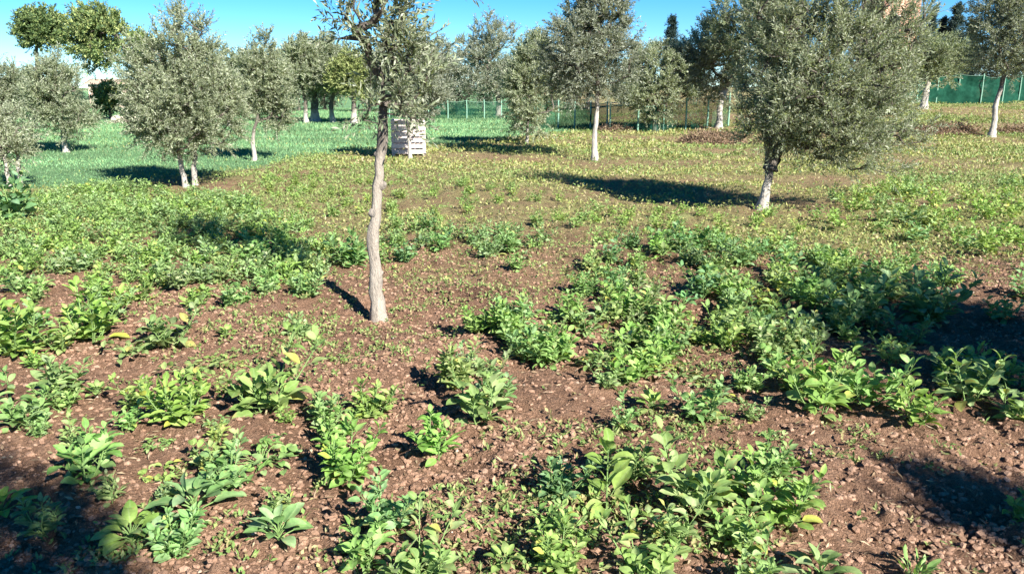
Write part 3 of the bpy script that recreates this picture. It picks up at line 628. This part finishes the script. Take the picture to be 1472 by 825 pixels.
# ---------------------------------------------------------------- bean plants
PL_A, PL_B, PL_C, PL_Y = np.array([.175, .30, .088]), np.array([.24, .375, .125]), np.array([.285, .405, .17]), np.array([.38, .42, .11])
PLANT = (PL_A, PL_B, PL_C, PL_Y)
def pcols(n, w=(.38, .40, .20, .02)):
    c = np.asarray(PLANT)[RNG.choice(4, n, p=w)]*RNG.uniform(.82, 1.16, (n, 1)); return np.hstack([c, np.ones((n, 1))])
STEMC = (.17, .27, .09, 1)
def make_plant(kind, seed, low=False):
    global RNG
    keep = RNG; RNG = np.random.default_rng(seed)
    st, fo = MB(), MB(); nu, nv = (2, 2) if low else (6, 4)
    def lv(P, D, N, L, W, curl, fold, w=(.38, .40, .20, .02), wav=.05):
        leaf_grid(fo, np.array(P), np.array(D), np.array(N), np.array(L), np.array(W), np.array(curl), np.array(fold), pcols(len(P), w), nu, nv, wav)
    def stem(pts, r0, r1, k=5):
        if not low or kind in ('tall',): tube(st, pts, np.linspace(r0, r1, len(pts)), 3 if low else k, STEMC)
    P, D, N, L, W, CU, FO = [], [], [], [], [], [], []
    def leaf(p, d, l, w, cu, fo_=.22, tw=.0):
        d = unit(d); n = unit(np.array([0, 0, 1.]) - d*d[2] + RNG.normal(0, .18+tw, 3)) if abs(d[2]) < .96 else unit(RNG.normal(size=3))
        P.append(p); D.append(d); N.append(n); L.append(l); W.append(w); CU.append(cu); FO.append(fo_)
    if kind == 'rosette':
        n = RNG.integers(13, 19)
        for q in range(n):
            f = q/n; a = q*2.4 + RNG.normal(0, .2); el = .25 + .95*f + RNG.normal(0, .12); l = (.115-.045*f)*RNG.uniform(.8, 1.15)
            d = np.array([math.cos(a)*math.cos(el), math.sin(a)*math.cos(el), math.sin(el)]); pl = .035+.03*(1-f)
            b = np.array([0, 0, .012+.04*f]); e = b + d*pl + np.array([0, 0, .012]); stem([b, (b+e)/2+np.array([0, 0, .006]), e], .0035, .0025)
            leaf(e, d + np.array([0, 0, .1]), l, l*RNG.uniform(.48, .62), RNG.uniform(.5, 1.25), RNG.uniform(.1, .35))
    elif kind in ('bean', 'bush', 'tall'):
        ns = dict(bean=RNG.integers(5, 8), bush=RNG.integers(7, 10), tall=1)[kind]
        for q in range(ns):
            a = q*2*PI/ns + RNG.normal(0, .35); r = 0 if kind == 'tall' else RNG.uniform(.015, .09)
            H = dict(bean=.195, bush=.16, tall=.30)[kind]*RNG.uniform(.6, 1.3); ln = RNG.uniform(.1, .75) if ns > 1 else .06
            b = np.array([math.cos(a)*r*.4, math.sin(a)*r*.4, -.01]); tip = b + np.array([math.cos(a)*ln*H, math.sin(a)*ln*H, H])
            md = (b+tip)/2 + RNG.normal(0, .012, 3) + np.array([math.cos(a), math.sin(a), 0])*.015
            ts = np.linspace(0, 1, 7)[:, None]; Q = (1-ts)**2*b + 2*ts*(1-ts)*md + ts**2*tip; stem(Q, .0048 if kind == 'tall' else .0036, .002)
            nn = dict(bean=6, bush=7, tall=8)[kind]
            for k in range(nn):
                f = .16 + .84*k/(nn-1); c = (1-f)**2*b + 2*f*(1-f)*md + f**2*tip
                m = 3 if kind == 'bush' else (2 if f < .8 else 3)
                az = k*1.9 + q + RNG.normal(0, .3)
                for h in range(m):
                    aa = az + h*2*PI/m + RNG.normal(0, .35); el = RNG.uniform(.15, .8) + .5*f**3
                    d = np.array([math.cos(aa)*math.cos(el), math.sin(aa)*math.cos(el), math.sin(el)])
                    base = dict(bean=.072, bush=.055, tall=.095)[kind]
                    l = base*RNG.uniform(.72, 1.25)*(1.05-.42*f**4)
                    pl = l*RNG.uniform(.25, .5); e = c + d*pl
                    if not low: tube(st, [c, e], [.0018, .0013], 3, STEMC)
                    leaf(e, d, l, l*RNG.uniform(.5, .66), RNG.uniform(.2, 1.1), RNG.uniform(.1, .45), .12)
        if kind == 'tall':
            for q in range(9):
                a = q*2.4; el = RNG.uniform(.2, .9); d = np.array([math.cos(a)*math.cos(el), math.sin(a)*math.cos(el), math.sin(el)]); e = np.array([math.cos(a), math.sin(a), 0])*.05*RNG.uniform(.3, 1) + d*.05
                stem([np.array([0, 0, 0]), e], .003, .002); l = .075*RNG.uniform(.8, 1.2); leaf(e, d, l, l*.58, .7)
    elif kind == 'low':
        for q in range(26):
            a = RNG.uniform(0, 6.28); r = .15*RNG.uniform(.1, 1)**.6; c = np.array([math.cos(a)*r, math.sin(a)*r, RNG.uniform(.01, .05)])
            for h in range(2):
                aa = RNG.uniform(0, 6.28); el = RNG.uniform(.0, .7); d = np.array([math.cos(aa)*math.cos(el), math.sin(aa)*math.cos(el), math.sin(el)]); l = RNG.uniform(.032, .06)
                leaf(c + d*.012, d, l, l*RNG.uniform(.45, .65), RNG.uniform(.2, 1), .25, .1)
            if not low: tube(st, [(0, 0, 0), c*.5+np.array([0, 0, .012]), c], [.002, .0018, .0014], 3, STEMC)
    elif kind == 'blade':
        for q in range(26):
            a = RNG.uniform(0, 6.28); r = RNG.uniform(0, .06); el = RNG.uniform(.75, 1.45); d = np.array([math.cos(a)*math.cos(el), math.sin(a)*math.cos(el), math.sin(el)])
            b = np.array([math.cos(a)*r, math.sin(a)*r, 0]); h = RNG.uniform(.03, .13); e = b + d*h; stem([b, e], .003, .002, 4)
            l = RNG.uniform(.09, .14); leaf(e, d, l, l*RNG.uniform(.22, .4), RNG.uniform(.1, .7), .3, .25)
    lv(P, D, N, L, W, CU, FO)
    RNG = keep
    return st, fo
KINDS = {'rosette': (.36, 3), 'bean': (.34, 5), 'bush': (.29, 4), 'tall': (.32, 1), 'low': (.34, 2), 'blade': (.24, 2)}
MESH, LOWS = {}, {}
for kq, (kd, (wd_, nv_)) in enumerate(KINDS.items()):
    MESH[kd] = []; LOWS[kd] = []
    for v in range(nv_):
        s_, f_ = make_plant(kd, 100*kq+v); MESH[kd].append((s_.mesh('stem', M_STEM), f_.mesh('foliage', M_PLANT)))
        s_, f_ = make_plant(kd, 100*kq+v, True); LOWS[kd].append(f_.merged())
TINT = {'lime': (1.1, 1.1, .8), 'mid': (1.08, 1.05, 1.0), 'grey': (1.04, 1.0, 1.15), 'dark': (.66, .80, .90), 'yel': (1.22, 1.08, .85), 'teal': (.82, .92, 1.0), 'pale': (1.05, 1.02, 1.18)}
taken = []
def plant(x, y, width, kind, tint, label, group, var=None):
    global RNG
    nom, nv_ = KINDS[kind]; v = int(RNG.integers(nv_)) if var is None else var
    z = float(ground(x, y)) - .004
    t = thing('bean_plant', (x, y, z), label, 'plant', group, RNG.uniform(0, 6.28), width/nom)
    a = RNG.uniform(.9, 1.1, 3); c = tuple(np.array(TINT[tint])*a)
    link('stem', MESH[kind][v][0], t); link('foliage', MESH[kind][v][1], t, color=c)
    taken.append((x, y, width*.36))
def pplant(px, py, wpx, kind, tint, label, group='bean plants in the foreground soil', var=None):
    x, y, z = spot(px, py); plant(x, y, wpx*(y*CP+CAM_H*SP)/FPX, kind, tint, label, group, var)
FOREGROUND = [
 (122, 690, 130, 'bean', 'mid', 'bushy mid-green plant alone on bare soil near the left border'),
 (5, 742, 110, 'rosette', 'lime', 'bright lime plant cut by the left border, beside the dark corner shadow'),
 (70, 772, 95, 'bean', 'dark', 'plant sunk in the dark shadow of the bottom left corner'),  # dark tint paints the corner shadow into its leaves
 (190, 778, 135, 'rosette', 'lime', 'yellow-green spoon-leaved plant right of the dark corner shadow'),
 (282, 745, 155, 'rosette', 'pale', 'largest pale grey-green rosette near the bottom left'),
 (402, 792, 125, 'rosette', 'grey', 'small rosette of pale spoon leaves at the bottom, right of the largest rosette'),
 (262, 612, 105, 'bush', 'lime', 'compact lime-yellow plant on the path-like soil at left'),
 (225, 640, 60, 'low', 'grey', 'small greyish plant at the foot of the compact lime one'),
 (380, 592, 130, 'bean', 'mid', 'wide mid-green plant left of centre with a dry pale leaf beside it'),
 (375, 672, 130, 'low', 'mid', 'sprawling small-leaved plant above the largest rosette'),
 (330, 715, 90, 'bean', 'grey', 'greyish plant leaning against the right of the largest rosette'),
 (240, 680, 80, 'low', 'yel', 'sprawling yellowish plant above the largest rosette on its left'),
 (498, 700, 105, 'bush', 'lime', 'tall column-like bright green plant left of the open soil'),
 (480, 640, 70, 'bush', 'mid', 'small bright plant just behind the column-like one'),
 (534, 598, 78, 'bush', 'lime', 'narrow bright plant below the slim olive trunk'),
 (522, 815, 110, 'bean', 'mid', 'leafy clump near the bottom, just right of the small pale rosette'),
 (600, 835, 125, 'bean', 'mid', 'dense plant cut by the bottom border at centre left'),
 (560, 770, 90, 'bean', 'grey', 'plant with pointed tips above the bottom centre clump'),
 (628, 660, 100, 'bean', 'lime', 'broad-leaved lime plant on the left of the central soil'),
 (690, 612, 125, 'bean', 'mid', 'full mid-green plant at the top of the central soil'),
 (655, 560, 80, 'bush', 'mid', 'small plant above the full one on the central soil'),
 (712, 580, 70, 'bean', 'grey', 'pale plant on the right shoulder of the full mid-green one'),
 (725, 825, 85, 'rosette', 'lime', 'lime rosette cut by the bottom border at centre'),
 (800, 822, 100, 'bush', 'lime', 'compact lime plant at the bottom, right of the lime rosette'),
 (872, 728, 125, 'tall', 'lime', 'tallest plant with broad horizontal leaves on a bare stalk'),
 (805, 712, 85, 'bush', 'dark', 'dark small plant close to the left of the tallest stalk'),
 (905, 690, 80, 'bush', 'mid', 'small plant behind the tallest stalk on its right'),
 (1002, 738, 140, 'bean', 'mid', 'big round green plant right of the tallest stalk'),
 (965, 790, 95, 'bean', 'mid', 'plant below the big round one, towards the bottom border'),
 (1065, 785, 105, 'bean', 'lime', 'lime plant between the big round one and the bare right soil'),
 (1125, 752, 115, 'bean', 'lime', 'yellow-tinged plant at the left rim of the bare right soil'),
 (1110, 690, 85, 'bush', 'mid', 'small upright plant above the yellow-tinged one'),
 (930, 840, 120, 'bean', 'mid', 'plant cut by the bottom border below the tallest stalk'),
 (1180, 832, 130, 'rosette', 'mid', 'wide spoon-leaved plant at the bottom, left of the dark right shadow'),
 (1085, 840, 90, 'bean', 'mid', 'plant cut by the bottom border left of the wide spoon-leaved one'),
 (1468, 752, 90, 'bean', 'lime', 'bright plant cut by the right border beside the dark shadow'),
 (1312, 832, 45, 'blade', 'mid', 'single spear-leaved seedling at the bottom right'),
 (1178, 598, 115, 'bean', 'lime', 'leftmost bright plant of the row above the bare right soil'),
 (1245, 585, 105, 'bean', 'mid', 'second plant of the row above the bare right soil'),
 (1318, 612, 110, 'bean', 'lime', 'middle plant of the row above the bare right soil, lowest in the picture'),
 (1392, 575, 115, 'bean', 'mid', 'fourth plant of the row above the bare right soil'),
 (1460, 605, 95, 'bean', 'mid', 'last plant of the row above the bare soil, at the right border'),
 (1008, 610, 80, 'bean', 'mid', 'lone plant on the soil tongue above the big round plant'),
 (938, 590, 75, 'rosette', 'lime', 'small spoon-leaved plant left of the lone one on the soil tongue'),
 (895, 620, 60, 'bean', 'grey', 'small greyish plant behind the tallest stalk'),
 (18, 512, 120, 'bush', 'lime', 'big bright green clump at the left border'),
 (35, 615, 95, 'bean', 'mid', 'mid-green plant at the left border below the bright clump'),
 (92, 572, 100, 'bean', 'grey', 'plant right of the left border, above the bare soil'),
 (132, 490, 105, 'bean', 'lime', 'leafy plant right of the bright clump at the left border'),
 (185, 515, 90, 'low', 'grey', 'flat grey-leaved plant on bare soil at left'),
 (242, 500, 85, 'bean', 'grey', 'bluish plant on bare soil below the dense left patch'),
 (275, 545, 95, 'low', 'mid', 'flat mid-green plant left of the compact lime one, further back'),
 (1330, 462, 110, 'bush', 'teal', 'dark bluish bushy plant in the shade at right'),  # teal tint puts some of the shade into the leaf colour
 (1225, 470, 100, 'bean', 'teal', 'dark plant in the shade left of the bluish bush'),  # shade deepened by the teal leaf tint here too
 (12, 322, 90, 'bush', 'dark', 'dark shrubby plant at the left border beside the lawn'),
 (745, 392, 42, 'bean', 'mid', 'lone small plant on the soil right of the slim olive'),
 (505, 385, 70, 'bush', 'teal', 'dark round plant just left of the slim olive trunk')]
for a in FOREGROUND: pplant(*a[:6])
# regions: polygon in the photograph, plants per square metre, widths, mix, tints, shared label, group
REG = [
 ([(0, 300), (60, 285), (170, 268), (330, 290), (430, 318), (480, 360), (455, 412), (330, 428), (210, 412), (60, 398), (0, 372)], 22, (.19, .30), 'dense', ('mid', 'mid', 'grey', 'lime', 'pale'), 'leafy green plant inside the dense patch left of the slim olive', 'plants of the dense left patch'),
 ([(0, 385), (200, 405), (450, 415), (440, 440), (300, 450), (200, 440), (120, 500), (0, 560)], 12, (.18, .28), 'dense', ('mid', 'grey', 'lime'), 'green plant on thin soil below the dense left patch', 'plants below the dense left patch'),
 ([(480, 345), (560, 322), (700, 335), (810, 345), (800, 372), (640, 388), (480, 375)], 15, (.18, .30), 'dense', ('mid', 'grey', 'teal', 'teal'), 'dark green plant in the band just behind the slim olive trunk', 'plants of the band behind the slim olive'),
 ([(820, 372), (960, 350), (1150, 352), (1260, 400), (1280, 470), (1150, 520), (1020, 480), (850, 440)], 18, (.22, .34), 'dense', ('mid', 'mid', 'grey', 'lime', 'dark'), 'leafy plant in the dense patch in front of the large right olive', 'plants of the dense right patch'),
 ([(670, 470), (850, 440), (1020, 480), (1150, 520), (1120, 560), (960, 565), (820, 535), (680, 505)], 17, (.22, .33), 'dense', ('lime', 'mid', 'mid', 'pale'), 'bright plant along the near rim of the dense right patch', 'plants along the rim of the right patch'),
 ([(1150, 400), (1300, 385), (1472, 420), (1500, 530), (1300, 535), (1160, 520)], 7, (.2, .32), 'dense', ('teal', 'mid', 'mid'), 'plant in the broad shade near the right border', 'plants in the shade at right'),  # teal ones carry painted shade in their leaf colour
 ([(1150, 535), (1300, 530), (1500, 535), (1500, 570), (1300, 590), (1160, 600)], 11, (.2, .32), 'dense', ('mid', 'lime'), 'green plant filling the row above the bare right soil', 'plants of the row above the bare right soil'),
 ([(1200, 275), (1500, 262), (1500, 380), (1300, 360), (1200, 330)], 8, (.22, .36), 'dense', ('mid', 'lime', 'yel', 'grey'), 'leafy plant in the loose patch right of the large olive', 'plants right of the large olive'),
 ([(300, 470), (440, 470), (560, 520), (560, 570), (440, 560), (300, 520)], 15, (.14, .22), 'lowmix', ('yel', 'lime', 'pale'), 'small pale weed plant left of the foot of the slim olive', 'weed plants left of the slim olive'),
 ([(900, 640), (1090, 640), (1180, 700), (1180, 800), (900, 825), (870, 760)], 13, (.15, .26), 'half', ('mid', 'lime'), 'small plant between the big clumps right of the tallest stalk', 'small plants between the right foreground clumps'),
 ([(0, 560), (420, 560), (560, 640), (560, 825), (0, 825)], 12, (.13, .24), 'half', ('mid', 'grey', 'yel'), 'little weed plant between the left foreground clumps', 'little plants between the left foreground clumps'),
 ([(430, 540), (700, 535), (760, 620), (600, 720), (430, 700)], 11, (.13, .24), 'half', ('mid', 'lime', 'grey'), 'small leafy plant on the soil below the foot of the slim olive', 'plants below the slim olive'),
 ([(860, 555), (1160, 565), (1160, 640), (900, 645)], 9, (.13, .24), 'half', ('mid', 'lime', 'grey'), 'small leafy plant on the soil between the right patch and the tallest stalk', 'plants below the right patch'),
 ([(560, 760), (900, 750), (900, 850), (540, 850)], 12, (.14, .25), 'half', ('lime', 'mid'), 'small leafy plant at the bottom centre of the picture', 'plants at the bottom centre'),
 ([(820, 300), (1200, 310), (1250, 370), (960, 350), (820, 372)], 6, (.16, .26), 'dense', ('mid', 'yel', 'lime'), 'sparse plant on the brown strip before the large right olive', 'plants on the brown strip'),
 ([(330, 262), (540, 250), (820, 280), (820, 335), (560, 318), (440, 315)], 5, (.14, .24), 'dense', ('yel', 'lime', 'mid'), 'sparse plant in the yellowish strip behind the dense left patch', 'plants of the yellowish strip')]
cand = []
for q, (pts, dens, wr, mix, tints, lb, gp) in enumerate(REG):
    W2 = poly_world(pts); lo, hi = W2.min(0), W2.max(0); n = int(dens*(hi-lo).prod()*1.7)
    xs = RNG.uniform(lo[0], hi[0], n); ys = RNG.uniform(lo[1], hi[1], n)
    kp = inside(W2, xs, ys) & (noise(xs*1.6, ys*1.6, 0, 44) > (-.9 if q == 0 else -.42))
    cand += [(x, y, q) for x, y in zip(xs[kp], ys[kp])]
RNG.shuffle(cand)
grid = {}; chosen = []
def free(x, y, r):
    gx_, gy_ = int(x//.4), int(y//.4)
    for a in (-1, 0, 1):
        for b in (-1, 0, 1):
            for (u, v, s) in grid.get((gx_+a, gy_+b), ()):
                if (u-x)**2+(v-y)**2 < (max(r, s))**2: return False
    return True
for (u, v, s) in taken: grid.setdefault((int(u//.4), int(v//.4)), []).append((u, v, s*.9))
for (x, y, q) in cand:
    q = int(q); pts, dens, wr, mix, tints, lb, gp = REG[q]; w = RNG.uniform(*wr); r = min(.38, .55/math.sqrt(dens))
    if math.hypot(x-TX, y-TY) < .3 or not free(x, y, r): continue
    grid.setdefault((int(x//.4), int(y//.4)), []).append((x, y, r))
    kind = RNG.choice(['bean', 'bush', 'rosette', 'low'], p=dict(dense=[.58, .22, .12, .08], half=[.45, .25, .05, .25], lowmix=[.2, .2, .1, .5])[mix])
    chosen.append((x, y, w, str(kind), str(RNG.choice(tints)), q))
chosen.sort(key=lambda c: -c[2]/math.hypot(c[1], c[0]))
inview = lambda c: 0 < project(c[0], c[1], .1)[0] < 1472 and project(c[0], c[1], .15)[1] < 840
ind = [c for c in chosen if inview(c)][:300-len(FOREGROUND)-2]
ids = set(id(c) for c in ind)
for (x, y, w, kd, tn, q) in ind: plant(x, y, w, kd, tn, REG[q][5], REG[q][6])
mass = MB()
rest = [c for c in chosen if id(c) not in ids]
for (x, y, w, kd, tn, q) in rest:
    nom, nv_ = KINDS[kd]; V, FS, CC = LOWS[kd][int(RNG.integers(nv_))]; a = RNG.uniform(0, 6.28); s = w/nom
    R_ = np.array([[math.cos(a), -math.sin(a), 0], [math.sin(a), math.cos(a), 0], [0, 0, 1]])*s
    c2 = CC.copy(); c2[:, :3] *= np.array(TINT[tn])*RNG.uniform(.88, 1.12)
    mass.add(V @ R_.T + np.array([x, y, float(ground(x, y))]), FS[0], c2)
tag(link('leafy_ground_cover', mass.mesh('leafy_ground_cover', M_PLANT)), 'mass of small leafy bean plants spreading between the olive trees', 'plants', kind='stuff')
print('plants', len(ind)+len(FOREGROUND), 'mass', len(rest))

# ---------------------------------------------------------------- stuff on the ground
def wedge(n, y0, y1, power=1.0, half=.70):
    """random ground spots in the sector in front of the viewpoint, thinning with distance"""
    u = RNG.uniform(0, 1, n); e = 2-power
    y = (y0**e + u*(y1**e-y0**e))**(1/e) if abs(e) > 1e-6 else y0*(y1/y0)**u
    return RNG.uniform(-1, 1, n)*(half*y+.8), y
# weeds: yellowish, in the middle distance
x, y = wedge(330000, 6.0, 42, 1.25)
p = weed_share(x, y)*(1-lawn_share(x, y)*.97)*(.25+.75*patch(x, y))
bs = spot(1010, 320); p = p*(1-.6*np.exp(-((x-bs[0])/2.6)**2-((y-bs[1])/.7)**2)); bs = spot(1150, 200); p = p*(1-.5*np.exp(-((x-bs[0])/8)**2-((y-bs[1])/1.8)**2))
kp = RNG.uniform(0, 1, len(x)) < p; x, y = x[kp], y[kp]; n = len(x)
hgt = .015+.075*RNG.uniform(0, 1, n)**2*(.6+.6*noise(x*.8, y*.8, 0, 53))
P = np.stack([x, y, ground(x, y)+np.abs(hgt)], 1); D = rand_dirs(n); D[:, 2] = np.abs(D[:, 2])*.8; D = unit(D)
far_ = np.clip(y/14, .75, 1.7)
wc = leaf_cols(n, (np.array([.27, .29, .09]), np.array([.34, .345, .125]), np.array([.38, .33, .18]), np.array([.17, .27, .08])), (.33, .3, .17, .2))
gmix = sstep(-.2, .4, noise(x*.35, y*.35, 0, 54)+.3*noise(x, y, 0, 55))[:, None]*.55
wc[:, :3] = wc[:, :3]*(1-gmix) + gmix*np.array([.15, .24, .07])*RNG.uniform(.7, 1.3, (n, 1))
wm = MB(); rhombs(wm, P, D, unit(np.array([0, 0, 1.])+RNG.normal(0, .4, (n, 3))), RNG.uniform(.035, .075, n)*far_, RNG.uniform(.016, .034, n)*far_, wc)
tag(link('weed_cover', wm.mesh('weed_cover', M_WEED, False)), 'low yellowish weeds covering the ground under the olives', 'weeds', kind='stuff')
# seedlings on the near soil
x, y = wedge(45000, 1.9, 9.5, 1.5)
m = .7*sstep(.2, .6, noise(x*1.5, y*1.5, 0, 61)+.45*noise(x*5, y*5, 0, 62)) + .012
px, py, _ = project(x, y, 0*x)
m = np.maximum(m, 1.0*np.exp(-((px-430)/140)**2-((py-490)/58)**2)); m = np.maximum(m, .5*np.exp(-((px-640)/60)**2-((py-420)/25)**2))
m = np.maximum(m, .6*sstep(5.6, 7.5, y))
kp = RNG.uniform(0, 1, len(x)) < m*.8; x, y = x[kp], y[kp]
idx = np.repeat(np.arange(len(x)), 4); n = len(idx)
P = np.stack([x[idx]+RNG.normal(0, .008, n), y[idx]+RNG.normal(0, .008, n), ground(x, y)[idx]+RNG.uniform(.004, .028, n)], 1)
D = rand_dirs(n); D[:, 2] = np.abs(D[:, 2])*.7+.1; D = unit(D)
sm = MB(); rhombs(sm, P, D, unit(np.array([0, 0, 1.])+RNG.normal(0, .35, (n, 3))), RNG.uniform(.014, .036, n), RNG.uniform(.008, .017, n), leaf_cols(n, (np.array([.16, .26, .07]), np.array([.24, .28, .10]), np.array([.33, .29, .13])), (.45, .35, .2)))
tag(link('weed_seedlings', sm.mesh('weed_seedlings', M_WEED, False)), 'tiny weed seedlings sprouting on the brown soil', 'seedlings', kind='stuff')
# lawn grass
x, y = wedge(260000, 10, 60, 1.25)
l = lawn_share(x, y); kp = RNG.uniform(0, 1, len(x)) < l; x, y = x[kp], y[kp]; n = len(x)
f = np.clip(y/16, .8, 2.4); D = unit(np.stack([RNG.normal(0, .45, n), RNG.normal(0, .45, n), np.ones(n)], 1))
gc = leaf_cols(n, (np.array([.13, .26, .115]), np.array([.17, .315, .15]), np.array([.27, .37, .17])), (.45, .4, .15))
pn = sstep(-.3, .5, noise(x*.4, y*.4, 0, 71))[:, None]; gc[:, :3] *= .72+.3*pn+.25*sstep(-.4, .4, noise(x*.15, y*.9, 0, 72))[:, None]
lm = MB(); rhombs(lm, np.stack([x, y, ground(x, y)-.01], 1), D, rand_dirs(n), RNG.uniform(.03, .075, n)*f, RNG.uniform(.012, .022, n)*f, gc)
tag(link('lawn_grass', lm.mesh('lawn_grass', M_WEED, False)), 'short bluish green grass beyond the bean plot at left', 'grass', kind='stuff')
# soil clods and pebbles
def lumps(n, y0, y1, r0, r1, cols, w, name, label, cat, mat_, pw=1.6, flat=.85):
    x, y = wedge(n*2, y0, y1, pw); kp = RNG.uniform(0, 1, n*2) < .3+.7*sstep(-.2, .5, noise(x*1.2, y*1.2, 0, 81)); x, y = x[kp], y[kp]; n = len(x)
    t = (1+5**.5)/2; ico = unit(np.array([(-1, t, 0), (1, t, 0), (-1, -t, 0), (1, -t, 0), (0, -1, t), (0, 1, t), (0, -1, -t), (0, 1, -t), (t, 0, -1), (t, 0, 1), (-t, 0, -1), (-t, 0, 1)], float))
    F = np.array([(0, 11, 5), (0, 5, 1), (0, 1, 7), (0, 7, 10), (0, 10, 11), (1, 5, 9), (5, 11, 4), (11, 10, 2), (10, 7, 6), (7, 1, 8), (3, 9, 4), (3, 4, 2), (3, 2, 6), (3, 6, 8), (3, 8, 9), (4, 9, 5), (2, 4, 11), (6, 2, 10), (8, 6, 7), (9, 8, 1)])
    r = r0+(r1-r0)*RNG.uniform(0, 1, n)**3.5
    V = ico[None]*RNG.uniform(.6, 1.25, (n, 12, 1))*r[:, None, None]*np.stack([RNG.uniform(.8, 1.4, n), RNG.uniform(.7, 1.1, n), np.full(n, flat)], 1)[:, None]
    V += np.stack([x, y, ground(x, y)+r*.15], 1)[:, None]
    b = MB(); b.add(V, (F[None]+(np.arange(n)*12)[:, None, None]).reshape(-1, 3), np.repeat(leaf_cols(n, cols, w), 12, 0))
    tag(link(name, b.mesh(name, mat_, False)), label, cat, kind='stuff')
lumps(60000, 1.9, 8, .0025, .017, (np.array([.22, .134, .09]), np.array([.29, .18, .123]), np.array([.34, .22, .155])), (.35, .45, .2), 'soil_clods', 'reddish brown crumbs and clods of dug soil', 'soil', M_SOILBIT)
lumps(600, 1.9, 9, .003, .014, (np.array([.42, .34, .27]), np.array([.55, .48, .40]), np.array([.33, .26, .2])), (.4, .25, .35), 'pebbles', 'small pale pebbles scattered on the brown soil', 'pebbles', M_STONE)
# dry leaf litter
x, y = wedge(6000, 1.9, 9, 1.5); n = len(x); D = rand_dirs(n); D[:, 2] *= .25; D = unit(D)
lb_ = MB(); rhombs(lb_, np.stack([x, y, ground(x, y)+.008], 1), D, unit(np.array([0, 0, 1.])+RNG.normal(0, .5, (n, 3))), RNG.uniform(.02, .055, n), RNG.uniform(.006, .016, n), leaf_cols(n, (np.array([.40, .31, .20]), np.array([.26, .18, .11]), np.array([.36, .33, .17]))))
tag(link('leaf_litter', lb_.mesh('leaf_litter', M_WEED, False)), 'dry fallen leaves and straw lying on the soil', 'leaf litter', kind='stuff')

# ---------------------------------------------------------------- light, sky, camera
EL, AZ = math.radians(33), math.radians(143)
w = bpy.data.worlds.new('World'); sc.world = w; w.use_nodes = True
nt = w.node_tree; bg = nt.nodes['Background']
sky = nd(nt, 'ShaderNodeTexSky', sky_type='NISHITA'); sky.sun_disc = False; sky.sun_elevation = EL; sky.sun_rotation = AZ
sky.air_density = .66; sky.dust_density = 0; sky.ozone_density = 2.4
hs = nd(nt, 'ShaderNodeHueSaturation'); hs.inputs['Saturation'].default_value = 1.45; hs.inputs['Hue'].default_value = .495; nt.links.new(sky.outputs[0], hs.inputs['Color']); nt.links.new(mixc(nt, 1.0, hs.outputs[0], (.70, .86, 1.0), 'MULTIPLY'), bg.inputs[0]); bg.inputs[1].default_value = .062
sun = bpy.data.lights.new('sun', 'SUN'); sun.energy = 5.0; sun.angle = math.radians(.5); sun.color = (1, .95, .87)
so = bpy.data.objects.new('sun', sun); COL.objects.link(so)
dv = np.array([math.sin(AZ)*math.cos(EL), math.cos(AZ)*math.cos(EL), math.sin(EL)])
from mathutils import Vector
so.rotation_euler = Vector(-dv).to_track_quat('-Z', 'Y').to_euler(); so.location = tuple(dv*30)
cam = bpy.data.cameras.new('camera'); cam.sensor_width = 36; cam.lens = 36*FPX/1472; cam.clip_end = 3000; cam.clip_start = .05
co = bpy.data.objects.new('camera', cam); COL.objects.link(co); co.location = (0, 0, CAM_H); co.rotation_euler = (PI/2-PITCH, 0, 0)
sc.camera = co
vs = sc.view_settings; vs.view_transform = 'Standard'; vs.look = 'None'; vs.exposure = 1.58; vs.gamma = 1; vs.use_curve_mapping = False
sc.cycles.max_bounces = 6; sc.cycles.transparent_max_bounces = 12
